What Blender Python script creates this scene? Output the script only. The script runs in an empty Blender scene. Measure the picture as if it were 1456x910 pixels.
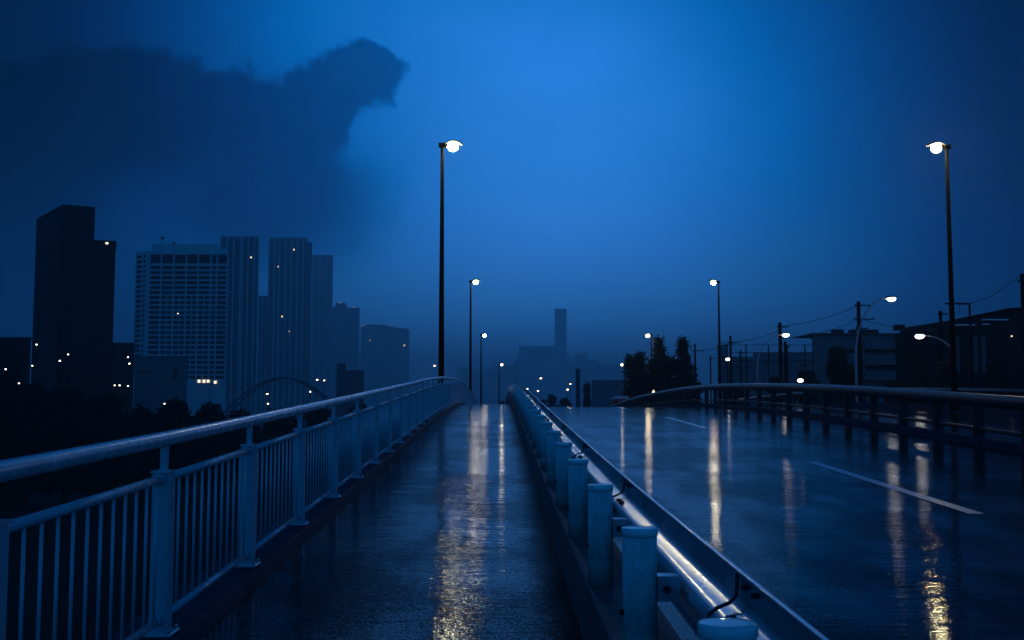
import bpy, bmesh, math, random
from mathutils import Vector, Matrix
R = math.radians
random.seed(7)
sc = bpy.context.scene
col = sc.collection

# ------------------------------------------------------------------ camera
F = 1500.0                      # focal length in pixels of the 1456 px wide photograph
CAM_Z = 1.53
cam_d = bpy.data.cameras.new('camera')
cam = bpy.data.objects.new('camera', cam_d)
col.objects.link(cam)
cam_d.sensor_width = 36.0
cam_d.lens = 36.0 * F / 1456.0
cam_d.clip_start = 0.05
cam_d.clip_end = 20000
YAW = math.atan(20 / F)
PITCH = math.atan(115 / F)
cam.location = (0, 0, CAM_Z)
cam.rotation_euler = (R(90) + PITCH, 0, -YAW)
sc.camera = cam

# ------------------------------------------------------------------ sky
SKY_STRENGTH = 0.1
SUN_EL, SUN_AZ = R(16), R(3)
world = bpy.data.worlds.new("World")
sc.world = world
world.use_nodes = True
wn, wl = world.node_tree.nodes, world.node_tree.links
bg = wn['Background']


class N:
    """small helper for node arithmetic"""
    def __init__(self, tree):
        self.t = tree

    def new(self, typ, **kw):
        n = self.t.nodes.new(typ)
        for k, v in kw.items():
            setattr(n, k, v)
        return n

    def link(self, sock, v):
        if isinstance(v, (int, float)):
            sock.default_value = v
        elif isinstance(v, (tuple, list)):
            sock.default_value = v
        else:
            self.t.links.new(v, sock)

    def m(self, op, a, b=None, c=None, clamp=False):
        n = self.new('ShaderNodeMath', operation=op)
        n.use_clamp = clamp
        self.link(n.inputs[0], a)
        if b is not None:
            self.link(n.inputs[1], b)
        if c is not None:
            self.link(n.inputs[2], c)
        return n.outputs[0]

    def noise(self, vec, scale, detail=4, rough=.5, dist=0.0):
        n = self.new('ShaderNodeTexNoise')
        if vec is not None:
            self.link(n.inputs['Vector'], vec)
        n.inputs['Scale'].default_value = scale
        n.inputs['Detail'].default_value = detail
        n.inputs['Roughness'].default_value = rough
        n.inputs['Distortion'].default_value = dist
        return n.outputs['Fac']

    def gauss(self, u, v, cu, cv, su, sv):
        a = self.m('DIVIDE', self.m('SUBTRACT', u, cu), su)
        b = self.m('DIVIDE', self.m('SUBTRACT', v, cv), sv)
        q = self.m('ADD', self.m('MULTIPLY', a, a), self.m('MULTIPLY', b, b))
        return self.m('EXPONENT', self.m('MULTIPLY', q, -1.0))

    def ramp(self, fac, stops):
        n = self.new('ShaderNodeValToRGB')
        self.link(n.inputs[0], fac)
        e = n.color_ramp.elements
        while len(e) < len(stops):
            e.new(0.5)
        for el, (p, c) in zip(e, stops):
            el.position = p
            el.color = (*c, 1) if len(c) == 3 else c
        return n.outputs[0]

    def mrange(self, v, a, b, c=0.0, d=1.0, smooth=True):
        n = self.new('ShaderNodeMapRange')
        n.interpolation_type = 'SMOOTHSTEP' if smooth else 'LINEAR'
        self.link(n.inputs[0], v)
        for i, q in enumerate((a, b, c, d)):
            n.inputs[i + 1].default_value = q
        return n.outputs[0]

    def vscale(self, v, s):
        n = self.new('ShaderNodeMapping')
        self.link(n.inputs['Vector'], v)
        n.inputs['Scale'].default_value = s
        return n.outputs[0]


w = N(world.node_tree)
sky = w.new('ShaderNodeTexSky')
sky.sky_type = 'NISHITA'
sky.sun_disc = False
sky.sun_elevation = SUN_EL
sky.sun_rotation = SUN_AZ
sky.air_density = 1.6
sky.dust_density = 0.4
sky.ozone_density = 4.0
tc = w.new('ShaderNodeTexCoord').outputs['Generated']
sep = w.new('ShaderNodeSeparateXYZ')
w.link(sep.inputs[0], tc)
dx, dy, dz = sep.outputs
az = w.m('MULTIPLY', w.m('ARCTAN2', dx, dy), 180 / math.pi)
el = w.m('MULTIPLY', w.m('ARCSINE', dz), 180 / math.pi)
# dusk glow through the overcast, strongest over the end of the road
glow = w.gauss(az, el, 3.5, 14.8, 14.3, 12.5)
fill = w.gauss(az, el, 0.0, 5.0, 60.0, 26.0)
n_big = w.noise(tc, 3.2, 6, .55, .4)
n_fine = w.noise(tc, 9.0, 8, .6, .3)
n_edge = w.noise(tc, 24.0, 10, .66, .25)
low = w.gauss(az, el, 2.0, 1.0, 19.0, 9.0)
lum = w.m('ADD', w.m('MULTIPLY', glow, 0.74), w.m('MULTIPLY', fill, 0.035))
lum = w.m('ADD', lum, w.m('MULTIPLY', low, 0.50))
lum = w.m('ADD', lum, w.m('MULTIPLY', w.gauss(az, el, -10.0, 21.0, 9.0, 5.5), 0.20))
aza = w.m('ABSOLUTE', az)
lum = w.m('MULTIPLY', lum, w.mrange(aza, 16.0, 30.0, 1.0, .52))
back = w.m('MULTIPLY', w.mrange(aza, 34.0, 80.0), w.mrange(el, 75.0, 25.0, .5, 1.0))
lum = w.m('ADD', lum, w.m('MULTIPLY', back, 0.40))
lum = w.m('ADD', lum, 0.014)
# soft mottling of the overcast
mott = w.m('ADD', 0.74, w.m('ADD', w.m('MULTIPLY', n_big, 0.36), w.m('MULTIPLY', n_fine, 0.16)))
lum = w.m('MULTIPLY', lum, mott)
# dark rain cloud, upper left: union of lobes with a torn edge
wob = w.m('MULTIPLY', w.m('ADD', w.m('SUBTRACT', n_fine, 0.5), w.m('MULTIPLY', w.m('SUBTRACT', n_edge, 0.5), 1.0)), 2.9)
wob2 = w.m('MULTIPLY', w.m('SUBTRACT', w.noise(tc, 19.0, 10, .66, .2), 0.5), 3.6)
azd = w.m('ADD', az, wob)
eld = w.m('ADD', el, wob2)


def lobe(cu, cv, su, sv):
    a = w.m('DIVIDE', w.m('SUBTRACT', azd, cu), su)
    b = w.m('DIVIDE', w.m('SUBTRACT', eld, cv), sv)
    return w.m('SUBTRACT', 1.0, w.m('SQRT', w.m('ADD', w.m('MULTIPLY', a, a), w.m('MULTIPLY', b, b))))


cloud = lobe(-7.9, 17.2, 2.5, 1.95)
for q in ((-9.2, 16.0, 2.4, 2.3), (-10.2, 15.2, 2.7, 2.6), (-12.0, 11.0, 5.0, 3.6), (-11.4, 13.6, 3.0, 2.6), (-13.5, 14.9, 4.6, 2.5), (-19.5, 14.6, 6.0, 3.5), (-27, 13.2, 8, 3.7), (-40, 13, 12, 6)):
    cloud = w.m('MAXIMUM', cloud, lobe(*q))
hard = w.mrange(cloud, -0.05, 0.20)
soft = w.mrange(cloud, -0.75, 0.5)
upper = w.mrange(el, 11.0, 15.0)
mask = w.m('ADD', w.m('MULTIPLY', hard, upper), w.m('MULTIPLY', soft, w.m('SUBTRACT', 1.0, upper)))
mask = w.m('MULTIPLY', mask, w.m('ADD', 0.29, w.m('ADD', w.m('MULTIPLY', n_big, 0.26), w.m('ADD', w.m('MULTIPLY', n_edge, 0.12), w.m('MULTIPLY', n_fine, 0.20)))), clamp=True)
lum = w.m('MULTIPLY', lum, w.m('SUBTRACT', 1.0, mask))
tint0 = w.ramp(lum, [(0.0, (0.0, 0.19, 1.0)), (0.45, (0.0, 0.275, 1.0)), (0.95, (0.040, 0.305, 1.0))])
tmix = w.new('ShaderNodeMix', data_type='RGBA')
w.link(tmix.inputs['Factor'], w.m('MULTIPLY', w.mrange(el, 13.0, 0.0), w.mrange(lum, 0.1, 0.5)))
w.link(tmix.inputs['A'], tint0)
tmix.inputs['B'].default_value = (.05, .33, 1, 1)
tint = tmix.outputs['Result']
# the Nishita sky carries the base brightness; blue hour tint and cloud cover shape it
sepc = w.new('ShaderNodeSeparateColor')
w.link(sepc.inputs[0], sky.outputs[0])
nb = w.m('MINIMUM', w.m('ADD', w.m('MULTIPLY', sepc.outputs[2], 0.12), 0.75), 1.6)
mul = w.new('ShaderNodeVectorMath', operation='SCALE')
w.link(mul.inputs[0], tint)
w.link(mul.inputs['Scale'], w.m('MULTIPLY', w.m('MULTIPLY', lum, nb), 8.0))
w.link(bg.inputs['Color'], mul.outputs[0])
bg.inputs['Strength'].default_value = SKY_STRENGTH

# ------------------------------------------------------------------ last daylight, very weak and soft
sd = bpy.data.lights.new('sun', 'SUN')
sd.energy = 0.02
sd.angle = R(25)
sd.color = (0.35, 0.6, 1.0)
so = bpy.data.objects.new('sun', sd)
col.objects.link(so)
_sv = Vector((math.sin(SUN_AZ) * math.cos(SUN_EL), math.cos(SUN_AZ) * math.cos(SUN_EL), math.sin(SUN_EL)))
so.rotation_euler = _sv.to_track_quat('Z', 'Y').to_euler()

# ------------------------------------------------------------------ exposure and render settings
vs = sc.view_settings
vs.view_transform = 'Standard'
vs.look = 'None'
vs.exposure = 0.0
vs.gamma = 1.0
vs.use_curve_mapping = False
sc.render.engine = 'CYCLES'
cy = sc.cycles
cy.use_denoising = True
cy.max_bounces = 6
cy.diffuse_bounces = 2
cy.glossy_bounces = 4
cy.volume_bounces = 1
cy.transparent_max_bounces = 4
cy.caustics_reflective = False
cy.caustics_refractive = False
cy.sample_clamp_indirect = 4.0

# ------------------------------------------------------------------ helpers
_M = cam.rotation_euler.to_matrix()
C_R, C_U, C_F = _M @ Vector((1, 0, 0)), _M @ Vector((0, 1, 0)), _M @ Vector((0, 0, -1))


def at(px, py, d):
    """point on the sight line of a photo pixel at d metres ahead"""
    v = C_F + C_R * ((px - 728) / F) + C_U * ((455 - py) / F)
    return Vector((0, 0, CAM_Z)) + v * (d / v.y)


PTS = [(-30, -1.53), (0, -1.53), (6, -1.53), (10, -1.50), (21, -1.385), (30, -1.285), (39, -1.285), (52, -1.46),
       (65, -1.93), (81, -2.75), (119, -5.50), (162, -8.40), (220, -12.2), (300, -17.2), (330, -19.1)]
SLOPE = 37 / F


def prof(y):
    """height of the walkway y metres ahead (the bridge climbs, crests and falls)"""
    y = max(PTS[0][0], min(PTS[-1][0], y))
    for i in range(len(PTS) - 1):
        if y <= PTS[i + 1][0]:
            break
    (x0, v0), (x1, v1) = PTS[i], PTS[i + 1]
    h = x1 - x0
    s = (v1 - v0) / h
    sp = (v0 - PTS[i - 1][1]) / (x0 - PTS[i - 1][0]) if i > 0 else s
    sn = (PTS[i + 2][1] - v1) / (PTS[i + 2][0] - x1) if i + 2 < len(PTS) else s
    m0, m1 = (s + sp) / 2, (s + sn) / 2
    t = (y - x0) / h
    g = (2 * t**3 - 3 * t**2 + 1) * v0 + (t**3 - 2 * t**2 + t) * h * m0 + (-2 * t**3 + 3 * t**2) * v1 + (t**3 - t**2) * h * m1
    return CAM_Z + g + SLOPE * y


def shift(y):
    return 0.0006 * max(0, y - 100) ** 2


def stations(y0, y1):
    out, y = [], y0
    while y < y1 - 1e-6:
        out.append(y)
        y += 0.5 if y < 60 else (1.0 if y < 130 else 3.0)
    return out + [y1]


def smoothstep(a, b, v):
    t = max(0, min(1, (v - a) / (b - a)))
    return t * t * (3 - 2 * t)


def terrain_z(x, y):
    r = smoothstep(22, 30, x - shift(min(y, 250))) * (1 - smoothstep(200, 330, y))
    return -10.5 + r * 8.0


class MB:
    """collects shapes and links them as ONE mesh object"""
    def __init__(self):
        self.v, self.f, self.s = [], [], []

    def add(self, vs_, fs_, smooth=False):
        b = len(self.v)
        self.v += [Vector(p) for p in vs_]
        for q in fs_:
            self.f.append([b + i for i in q])
            self.s.append(smooth)
        return self

    def box(self, c, s, rz=0.0, M=None):
        c = Vector(c)
        m = M if M is not None else Matrix.Rotation(rz, 3, 'Z')
        P = [c + m @ Vector((sx * s[0] / 2, sy * s[1] / 2, sz * s[2] / 2)) for sz in (-1, 1) for sx, sy in ((-1, -1), (1, -1), (1, 1), (-1, 1))]
        return self.add(P, [(3, 2, 1, 0), (4, 5, 6, 7), (0, 1, 5, 4), (1, 2, 6, 5), (2, 3, 7, 6), (3, 0, 4, 7)])

    def prism(self, pts, z0, z1):
        n = len(pts)
        zt = z1 if isinstance(z1, (list, tuple)) else [z1] * n
        P = [(x, y, z0) for x, y in pts] + [(x, y, z) for (x, y), z in zip(pts, zt)]
        return self.add(P, [tuple(range(n - 1, -1, -1)), tuple(range(n, 2 * n))] + [(i, (i + 1) % n, n + (i + 1) % n, n + i) for i in range(n)])

    def tube(self, pts, r, n=10, cap=True, smooth=True):
        pts = [Vector(p) for p in pts]
        rr = r if isinstance(r, (list, tuple)) else [r] * len(pts)
        P, Fc = [], []
        up = None
        for i, p in enumerate(pts):
            t = (pts[min(i + 1, len(pts) - 1)] - pts[max(i - 1, 0)]).normalized()
            if up is None:
                up = Vector((0, 0, 1)) if abs(t.z) < .9 else Vector((0, 1, 0))
            a = t.cross(up).normalized()
            b = a.cross(t).normalized()
            up = b
            for k in range(n):
                an = 2 * math.pi * k / n
                P.append(p + (a * math.cos(an) + b * math.sin(an)) * rr[i])
        for i in range(len(pts) - 1):
            for k in range(n):
                Fc.append((i * n + k, i * n + (k + 1) % n, (i + 1) * n + (k + 1) % n, (i + 1) * n + k))
        self.add(P, Fc, smooth)
        if cap:
            b = len(self.v) - len(P)
            self.f.append([b + k for k in range(n)][::-1]); self.s.append(False)
            self.f.append([b + (len(pts) - 1) * n + k for k in range(n)]); self.s.append(False)
        return self

    def lathe(self, c, prof_, n=20, smooth=True):
        c = Vector(c)
        P, Fc = [], []
        for r, z in prof_:
            for k in range(n):
                an = 2 * math.pi * k / n
                P.append(c + Vector((r * math.cos(an), r * math.sin(an), z)))
        for i in range(len(prof_) - 1):
            for k in range(n):
                Fc.append((i * n + k, i * n + (k + 1) % n, (i + 1) * n + (k + 1) % n, (i + 1) * n + k))
        Fc.append(tuple(range(n - 1, -1, -1)))
        Fc.append(tuple((len(prof_) - 1) * n + k for k in range(n)))
        return self.add(P, Fc, smooth)

    def sweep(self, poly, ys, zoff=0.0, smooth=False):
        """closed section [(x, z)] swept along the bridge"""
        n = len(poly)
        P = [(x + shift(y), y, z + zoff + prof(y)) for y in ys for x, z in poly]
        Fc = []
        for i in range(len(ys) - 1):
            for k in range(n):
                Fc.append((i * n + k, i * n + (k + 1) % n, (i + 1) * n + (k + 1) % n, (i + 1) * n + k))
        self.add(P, Fc, smooth)
        b = len(self.v) - len(P)
        self.f.append([b + k for k in range(n)][::-1]); self.s.append(False)
        self.f.append([b + (len(ys) - 1) * n + k for k in range(n)]); self.s.append(False)
        return self

    def sheet(self, xs, ys, zoff):
        n = len(xs)
        P = [(x + shift(y), y, zoff + prof(y)) for y in ys for x in xs]
        Fc = [(i * n + k, i * n + k + 1, (i + 1) * n + k + 1, (i + 1) * n + k) for i in range(len(ys) - 1) for k in range(n - 1)]
        return self.add(P, Fc, True)

    def ball(self, c, r, seg=10, rings=6, sx=1, sy=1, sz=1):
        c = Vector(c)
        pr = []
        for i in range(rings + 1):
            a = -math.pi / 2 + math.pi * i / rings
            pr.append((max(1e-4, math.cos(a)) * r, math.sin(a) * r))
        b = len(self.v)
        self.lathe((0, 0, 0), pr, seg)
        for i in range(b, len(self.v)):
            p = self.v[i]
            self.v[i] = c + Vector((p.x * sx, p.y * sy, p.z * sz))
        return self

    def build(self, name, mat, parent=None, fix=True, off=None):
        me = bpy.data.meshes.new(name)
        o0 = Vector(off) if off is not None else origin(parent)
        me.from_pydata([tuple(p - o0) for p in self.v], [], self.f)
        for p, s in zip(me.polygons, self.s):
            p.use_smooth = s
        if fix:
            bm = bmesh.new(); bm.from_mesh(me)
            bmesh.ops.recalc_face_normals(bm, faces=bm.faces)
            bm.to_mesh(me); bm.free()
        me.materials.append(mat)
        o = bpy.data.objects.new(name, me)
        col.objects.link(o)
        if parent is not None:
            o.parent = parent
        return o


def origin(p):
    v = Vector((0, 0, 0))
    while p is not None:
        v += p.location
        p = p.parent
    return v


def tag(o, label=None, cat=None, group=None, kind=None):
    for k, v in (('label', label), ('category', cat), ('group', group), ('kind', kind)):
        if v:
            o[k] = v
    return o


def thing(name, label, cat, loc, group=None):
    o = bpy.data.objects.new(name, None)
    o.empty_display_size = .2
    col.objects.link(o)
    o.location = loc
    return tag(o, label, cat, group)


def struct(name, mb, m, fix=True):
    return tag(mb.build(name, m, None, fix), kind='structure')


def inst(o, loc, parent):
    """copy of one part (shares its mesh)"""
    c = o.copy(); col.objects.link(c); c.parent = parent; c.location = loc
    return c


# ------------------------------------------------------------------ materials
def base_mat(name):
    m = bpy.data.materials.new(name)
    m.use_nodes = True
    return m, N(m.node_tree), m.node_tree.nodes['Principled BSDF']


def bump(n, p, h, strength, dist):
    b = n.new('ShaderNodeBump')
    b.inputs['Strength'].default_value = strength
    b.inputs['Distance'].default_value = dist
    n.link(b.inputs['Height'], h)
    n.link(p.inputs['Normal'], b.outputs[0])


def painted(name, c, rough=.35, wear=.35, scale=6.0, metal=0.0, spec=.5, streak=True):
    m, n, p = base_mat(name)
    g = n.new('ShaderNodeTexCoord').outputs['Object']
    a = n.noise(n.vscale(g, (1, 1, .35)) if streak else g, scale, 6, .6)
    b = n.noise(g, scale * 5, 4, .6)
    k = n.m('ADD', n.m('MULTIPLY', a, .7), n.m('MULTIPLY', b, .3))
    d = tuple(q * (1 - wear) for q in c)
    n.link(p.inputs['Base Color'], n.ramp(k, [(.36, d), (.58, c)]))
    n.link(p.inputs['Roughness'], n.mrange(b, .3, .7, rough * .8, rough * 1.25))
    p.inputs['Metallic'].default_value = metal
    p.inputs['Specular IOR Level'].default_value = spec
    bump(n, p, b, .06, .003)
    return m


def plain(name, c, rough=.6, spec=.5):
    return painted(name, c, rough, .25, 1.2, 0, spec, False)


def emit(name, c, s):
    m, n, p = base_mat(name)
    p.inputs['Base Color'].default_value = (.8, .8, .8, 1)
    p.inputs['Emission Color'].default_value = (*c, 1)
    p.inputs['Emission Strength'].default_value = s
    return m


def wet(name, dark, light, scale, r0, r1, fine, rip, ax, edge=None, joints=False):
    """rain-wet paving: grainy bump under a water film, puddles smoother"""
    m, n, p = base_mat(name)
    g = n.new('ShaderNodeTexCoord').outputs['Object']
    a = n.noise(g, .7, 5, .6)
    b = n.noise(g, scale, 5, .65)
    n.link(p.inputs['Base Color'], n.ramp(n.m('ADD', n.m('MULTIPLY', a, .5), n.m('MULTIPLY', b, .5)), [(.35, dark), (.65, light)]))
    pud = n.mrange(n.m('ADD', n.m('MULTIPLY', n.noise(n.vscale(g, (1.0, .55, 1)), 1.1, 4, .55), .6), n.m('MULTIPLY', n.noise(n.vscale(g, (1.0, .03, 1)), 1.4, 3, .5), .4)), .40, .60)
    n.link(p.inputs['Roughness'], n.m('ADD', r0, n.m('MULTIPLY', n.m('SUBTRACT', 1.0, pud), r1 - r0)))
    p.inputs['IOR'].default_value = 1.27
    # grains stand out of the water film: only part of the surface mirrors, more of it in the puddles
    gr_ = n.noise(n.vscale(g, (.8, 1.0, 1)), scale * 1.25, 4, .6)
    film = n.m('SUBTRACT', n.m('ADD', gr_, n.m('MULTIPLY', pud, .11)), .60)
    n.link(p.inputs['Specular IOR Level'], n.m('MULTIPLY', n.mrange(film, -.06, .06, .03, 1.0), .52))
    # cross ripples give the sparkling broken streaks under the lamps
    fr = n.noise(n.vscale(g, (.55, 1.15, 1)), 42, 3, .6)
    md = n.noise(n.vscale(g, (ax, 1.2, 1)), 13, 3, .55)
    lg = n.noise(n.vscale(g, (ax, 1.0, 1)), 3.0, 6, .62)
    amp = n.m('ADD', .35, n.m('MULTIPLY', n.m('SUBTRACT', 1.0, pud), .65))
    h = n.m('ADD', n.m('MULTIPLY', n.m('MULTIPLY', fr, amp), fine), n.m('MULTIPLY', n.m('MULTIPLY', md, amp), rip))
    h = n.m('ADD', h, n.m('MULTIPLY', lg, rip * 3.2))
    if joints or edge:
        sp = n.new('ShaderNodeSeparateXYZ'); n.link(sp.inputs[0], g)
    if joints:
        fy = n.m('ABSOLUTE', n.m('SUBTRACT', n.m('FRACT', n.m('DIVIDE', sp.outputs[1], 2.37)), .5))
        j = n.m('MULTIPLY', n.mrange(fy, 0.0, .006, -.0022, 0), n.mrange(n.noise(g, 1.3, 2), .45, .62))
        h = n.m('ADD', h, j)
    if edge:
        e = n.mrange(sp.outputs[0], edge[0], edge[1])
        h = n.m('ADD', h, n.m('MULTIPLY', n.m('MULTIPLY', e, fr), fine * 3.0))
    b_ = n.new('ShaderNodeBump')
    b_.inputs['Strength'].default_value = 1.0
    b_.inputs['Distance'].default_value = 1.0
    n.link(b_.inputs['Height'], h)
    n.link(p.inputs['Normal'], b_.outputs[0])
    return m


M = {}
M['rail'] = painted('rail_paint', (.46, .50, .53), .24, .16, 2.5)
M['post'] = painted('post_paint', (.60, .61, .58), .42, .45, 11)
M['post_cap'] = painted('cap_paint', (.70, .72, .70), .07, .15, 9, 0, .9)
M['sleeve'] = painted('sleeve_rust', (.44, .39, .33), .5, .4, 9)
M['galv'] = painted('galvanised_beam', (.50, .53, .56), .19, .26, 2.0, .6)
M['bolt'] = plain('dark_bolt', (.02, .02, .022), .5)
M['dark_rail'] = painted('dark_rail', (.014, .015, .018), .35, .3, 5, 0, .3)
M['concrete'] = painted('wet_concrete', (.13, .13, .13), .5, .5, 5, 0, .3)
M['kerb'] = painted('kerb_paint', (.035, .055, .085), .7, .4, 5, 0, .06)
M['pole'] = painted('lamp_pole_paint', (.004, .004, .005), .95, .3, 5, 0, .02)
M['palepole'] = painted('pale_pole', (.35, .36, .37), .4, .3, 5)
M['hood'] = plain('lamp_hood', (.10, .10, .09), .4)
M['lamp'] = emit('lamp_glow', (1.0, .86, .46), 230)
M['lamp_mid'] = emit('lamp_glow_distant', (1.0, .87, .50), 85)
M['lamp_low'] = emit('lamp_glow_low', (1.0, .88, .52), 50)
M['lamp_dim'] = emit('lamp_glow_faint', (1.0, .89, .58), 12)
M['lamp_far'] = emit('small_lamp_glow', (1.0, .86, .62), 9)
M['lamp_white'] = emit('white_lamp_glow', (1.0, .95, .86), 12)
M['winlit'] = emit('lit_window', (1.0, .80, .50), 2.2)
M['red'] = emit('red_beacon', (1.0, .25, .15), 1.6)
M['walk'] = wet('wet_walkway', (.009, .010, .010), (.022, .023, .024), 60, .02, .06, .0017, .0046, .24, (.20, .45), True)
M['road'] = wet('wet_asphalt', (.009, .010, .010), (.020, .021, .022), 90, .015, .05, .0011, .0026, .20)
M['paint_line'] = painted('road_paint', (.50, .54, .55), .25, .3, 14)
M['earth'] = plain('dark_earth', (.018, .020, .016), .95, .1)
M['black_stone'] = painted('dark_granite', (.014, .013, .015), .7, .3, .3, 0, .1)
M['hotel'] = painted('pale_concrete', (.55, .55, .54), .7, .25, .12, 0, .2)
M['tower'] = painted('tower_concrete', (.14, .14, .15), .6, .25, .1, 0, .3)
M['pier'] = painted('tower_pier', (.62, .63, .64), .6, .2, .1, 0, .3)
M['glass'] = plain('dark_window_glass', (.005, .005, .007), .3, .08)
M['white_wall'] = painted('white_plant_wall', (.82, .83, .82), .7, .10, .05, 0, .2)
M['mid_wall'] = painted('mid_wall', (.13, .13, .13), .7, .25, .15, 0, .2)
M['pale_wall'] = painted('pale_wall', (.15, .16, .16), .7, .25, .3, 0, .2)
M['dark_wall'] = painted('dark_wall', (.022, .022, .024), .85, .3, .3, 0, .1)
M['leaf'] = plain('dark_leaves', (.016, .021, .012), .8, .1)
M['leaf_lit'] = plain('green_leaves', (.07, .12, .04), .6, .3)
M['bark'] = plain('bark', (.045, .035, .028), .9, .1)
M['wire'] = plain('cable_sheath', (.02, .02, .02), .6)
M['red_paint'] = painted('red_body_paint', (.45, .03, .03), .3, .15, 3)
M['white_paint'] = painted('white_body_paint', (.75, .75, .74), .3, .15, 3)
M['rubber'] = plain('tyre_rubber', (.02, .02, .02), .8)

# ================================================================== ground, bridge, road
g = MB()
xs = [-6200, -3000, -1200, -500, -220, -110, -60, -30, -10, 8, 20, 22, 24, 26, 28, 30, 34, 45, 70, 110, 200, 400, 800, 1600, 3200, 6200]
ys = [-150, -60, -20, 0, 20, 40, 60, 90, 130, 170, 200, 220, 240, 260, 280, 300, 320, 340, 400, 500, 700, 1000, 1600, 2600, 4200, 6200]
P = [(x, y, terrain_z(x, y)) for y in ys for x in xs]
nx = len(xs)
g.add(P, [(j * nx + i, j * nx + i + 1, (j + 1) * nx + i + 1, (j + 1) * nx + i) for j in range(len(ys) - 1) for i in range(nx - 1)], True)
struct('ground', g, M['earth'], False)

YS = stations(-8, 250)
ROAD_Z = -0.12
struct('bridge_deck', MB().sweep([(-2.2, -1.4), (-2.2, -.06), (-1.74, -.06), (.52, -.06), (.52, -.2), (17.9, -.2), (17.9, -1.4)], YS), M['concrete'])
struct('walkway', MB().sheet([-1.74, -1.2, -.6, 0, .3, .52], YS, 0.0), M['walk'], False)
struct('road', MB().sheet([.80, 2, 4, 6, 8, 10.12], YS, ROAD_Z), M['road'], False)
struct('road', MB().sheet([10.40, 12, 14, 16, 17.6], YS, ROAD_Z), M['road'], False)
struct('kerb', MB().sweep([(-2.16, -.04), (-2.16, .075), (-1.785, .075), (-1.77, .06), (-1.705, -.04)], YS), M['kerb'])
struct('kerb', MB().sweep([(.495, -.03), (.505, .345), (.52, .36), (.81, .36), (.825, .345), (.83, -.16)], YS), M['concrete'])
struct('kerb', MB().sweep([(10.10, -.16), (10.12, .02), (10.14, .04), (10.40, .04), (10.42, .02), (10.44, -.16)], YS), M['kerb'])
struct('kerb', MB().sweep([(17.55, -.16), (17.57, .10), (17.86, .10), (17.88, -.16)], YS), M['kerb'])
for k, y0 in enumerate((-4.5, 12.2, 28.2, 45.0, 61.5, 78)):
    y1 = y0 + 6.4
    struct('lane_line', MB().sheet([5.42, 5.60], stations(y0, y1), ROAD_Z + .005), M['paint_line'], False)

for y0 in (42.0,):
    struct('expansion_joint', MB().sheet([.84, 5, 10.09], [y0, y0 + .05], ROAD_Z + .004), M['dark_rail'], False)
    struct('expansion_joint', MB().sheet([.84, 5, 10.09], [y0 + .11, y0 + .16], ROAD_Z + .004), M['dark_rail'], False)

# ================================================================== pedestrian railing (left)
RX = -1.89
rail = thing('pedestrian_railing', 'blue grey steel railing with vertical balusters along the left edge of the wet walkway', 'railing', (RX, 6, prof(6)))


def on(x, y, z):
    return Vector((x + shift(y), y, prof(y) + z))


ry = stations(-7, 200)
MB().tube([on(RX, y, 1.165) for y in ry], .043, 20).build('top_rail', M['rail'], rail)
SP = 2.05
post_ys = [6.05 + SP * i for i in range(-5, 95)]
pm = MB()
pm.box((0, 0, .075 + .45), (.10, .115, .90))
pm.box((0, 0, .075 + .012), (.17, .19, .022))
post0 = None
neck0 = clamp0 = nut0 = None
for i, y in enumerate(post_ys):
    loc = on(RX, y, 0) - rail.location
    if post0 is None:
        post0 = pm.build('post', M['rail'], rail, off=(0, 0, 0))
        post0.modifiers.new('b', 'BEVEL').width = .008
        post0.location = loc
        neck0 = MB().box((0, 0, 1.05), (.035, .045, .16)).box((0, 0, .982), (.11, .13, .014)).build('post_neck', M['rail'], post0, off=(0, 0, 0))
        po = post0
    else:
        po = inst(post0, loc, rail)
        inst(neck0, (0, 0, 0), po)
    if 3 <= i < 22:          # clamps at both sides of the post and anchor nuts on the base
        if clamp0 is None:
            clamp0 = MB().tube([(0, -.0235, 0), (0, .0235, 0)], .031, 10).build('clamp', M['rail'], po, off=(0, 0, 0))
            nut0 = MB().lathe((0, 0, 0), [(.013, 0), (.013, .018), (.006, .026)], 6).build('anchor_nut', M['galv'], po, off=(0, 0, 0))
            clamp0.location, nut0.location = (0, -.0815, .945), (.066, -.076, .096)
        else:
            inst(clamp0, (0, -.0815, .945), po)
            inst(nut0, (.066, -.076, .096), po)
        inst(clamp0, (0, .0815, .945), po)
        inst(clamp0, (0, -.0815, .165), po)
        inst(clamp0, (0, .0815, .165), po)
        inst(nut0, (.066, .076, .096), po)
bal0 = None
rest = MB()
nbal = 12
for i in range(len(post_ys) - 1):
    ya, yb = post_ys[i], post_ys[i + 1]
    near = 4 <= i < 12
    yy = [ya + .058, (ya + yb) / 2, yb - .058]
    pn = MB().tube([on(RX, y, .945) for y in yy], .024, 10).build('panel_rail', M['rail'], rail)
    if i < 45:
        MB().tube([on(RX, y, .165) for y in yy], .022, 10).build('lower_rail', M['rail'], pn)
    for k in range(nbal):
        y = ya + SP * (k + .75) / (nbal + .5)
        if near:
            if bal0 is None:
                bal0 = MB().tube([(0, 0, .180), (0, 0, .930)], .0085, 8).build('baluster', M['rail'], pn, off=(0, 0, 0))
                bal0.location = on(RX, y, 0) - rail.location
            else:
                inst(bal0, on(RX, y, 0) - rail.location, pn)
        elif y < 120:
            rest.box(on(RX, y, .555), (.015, .015, .745))
tag(rest.build('baluster', M['rail'], rail), kind='stuff')

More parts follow.
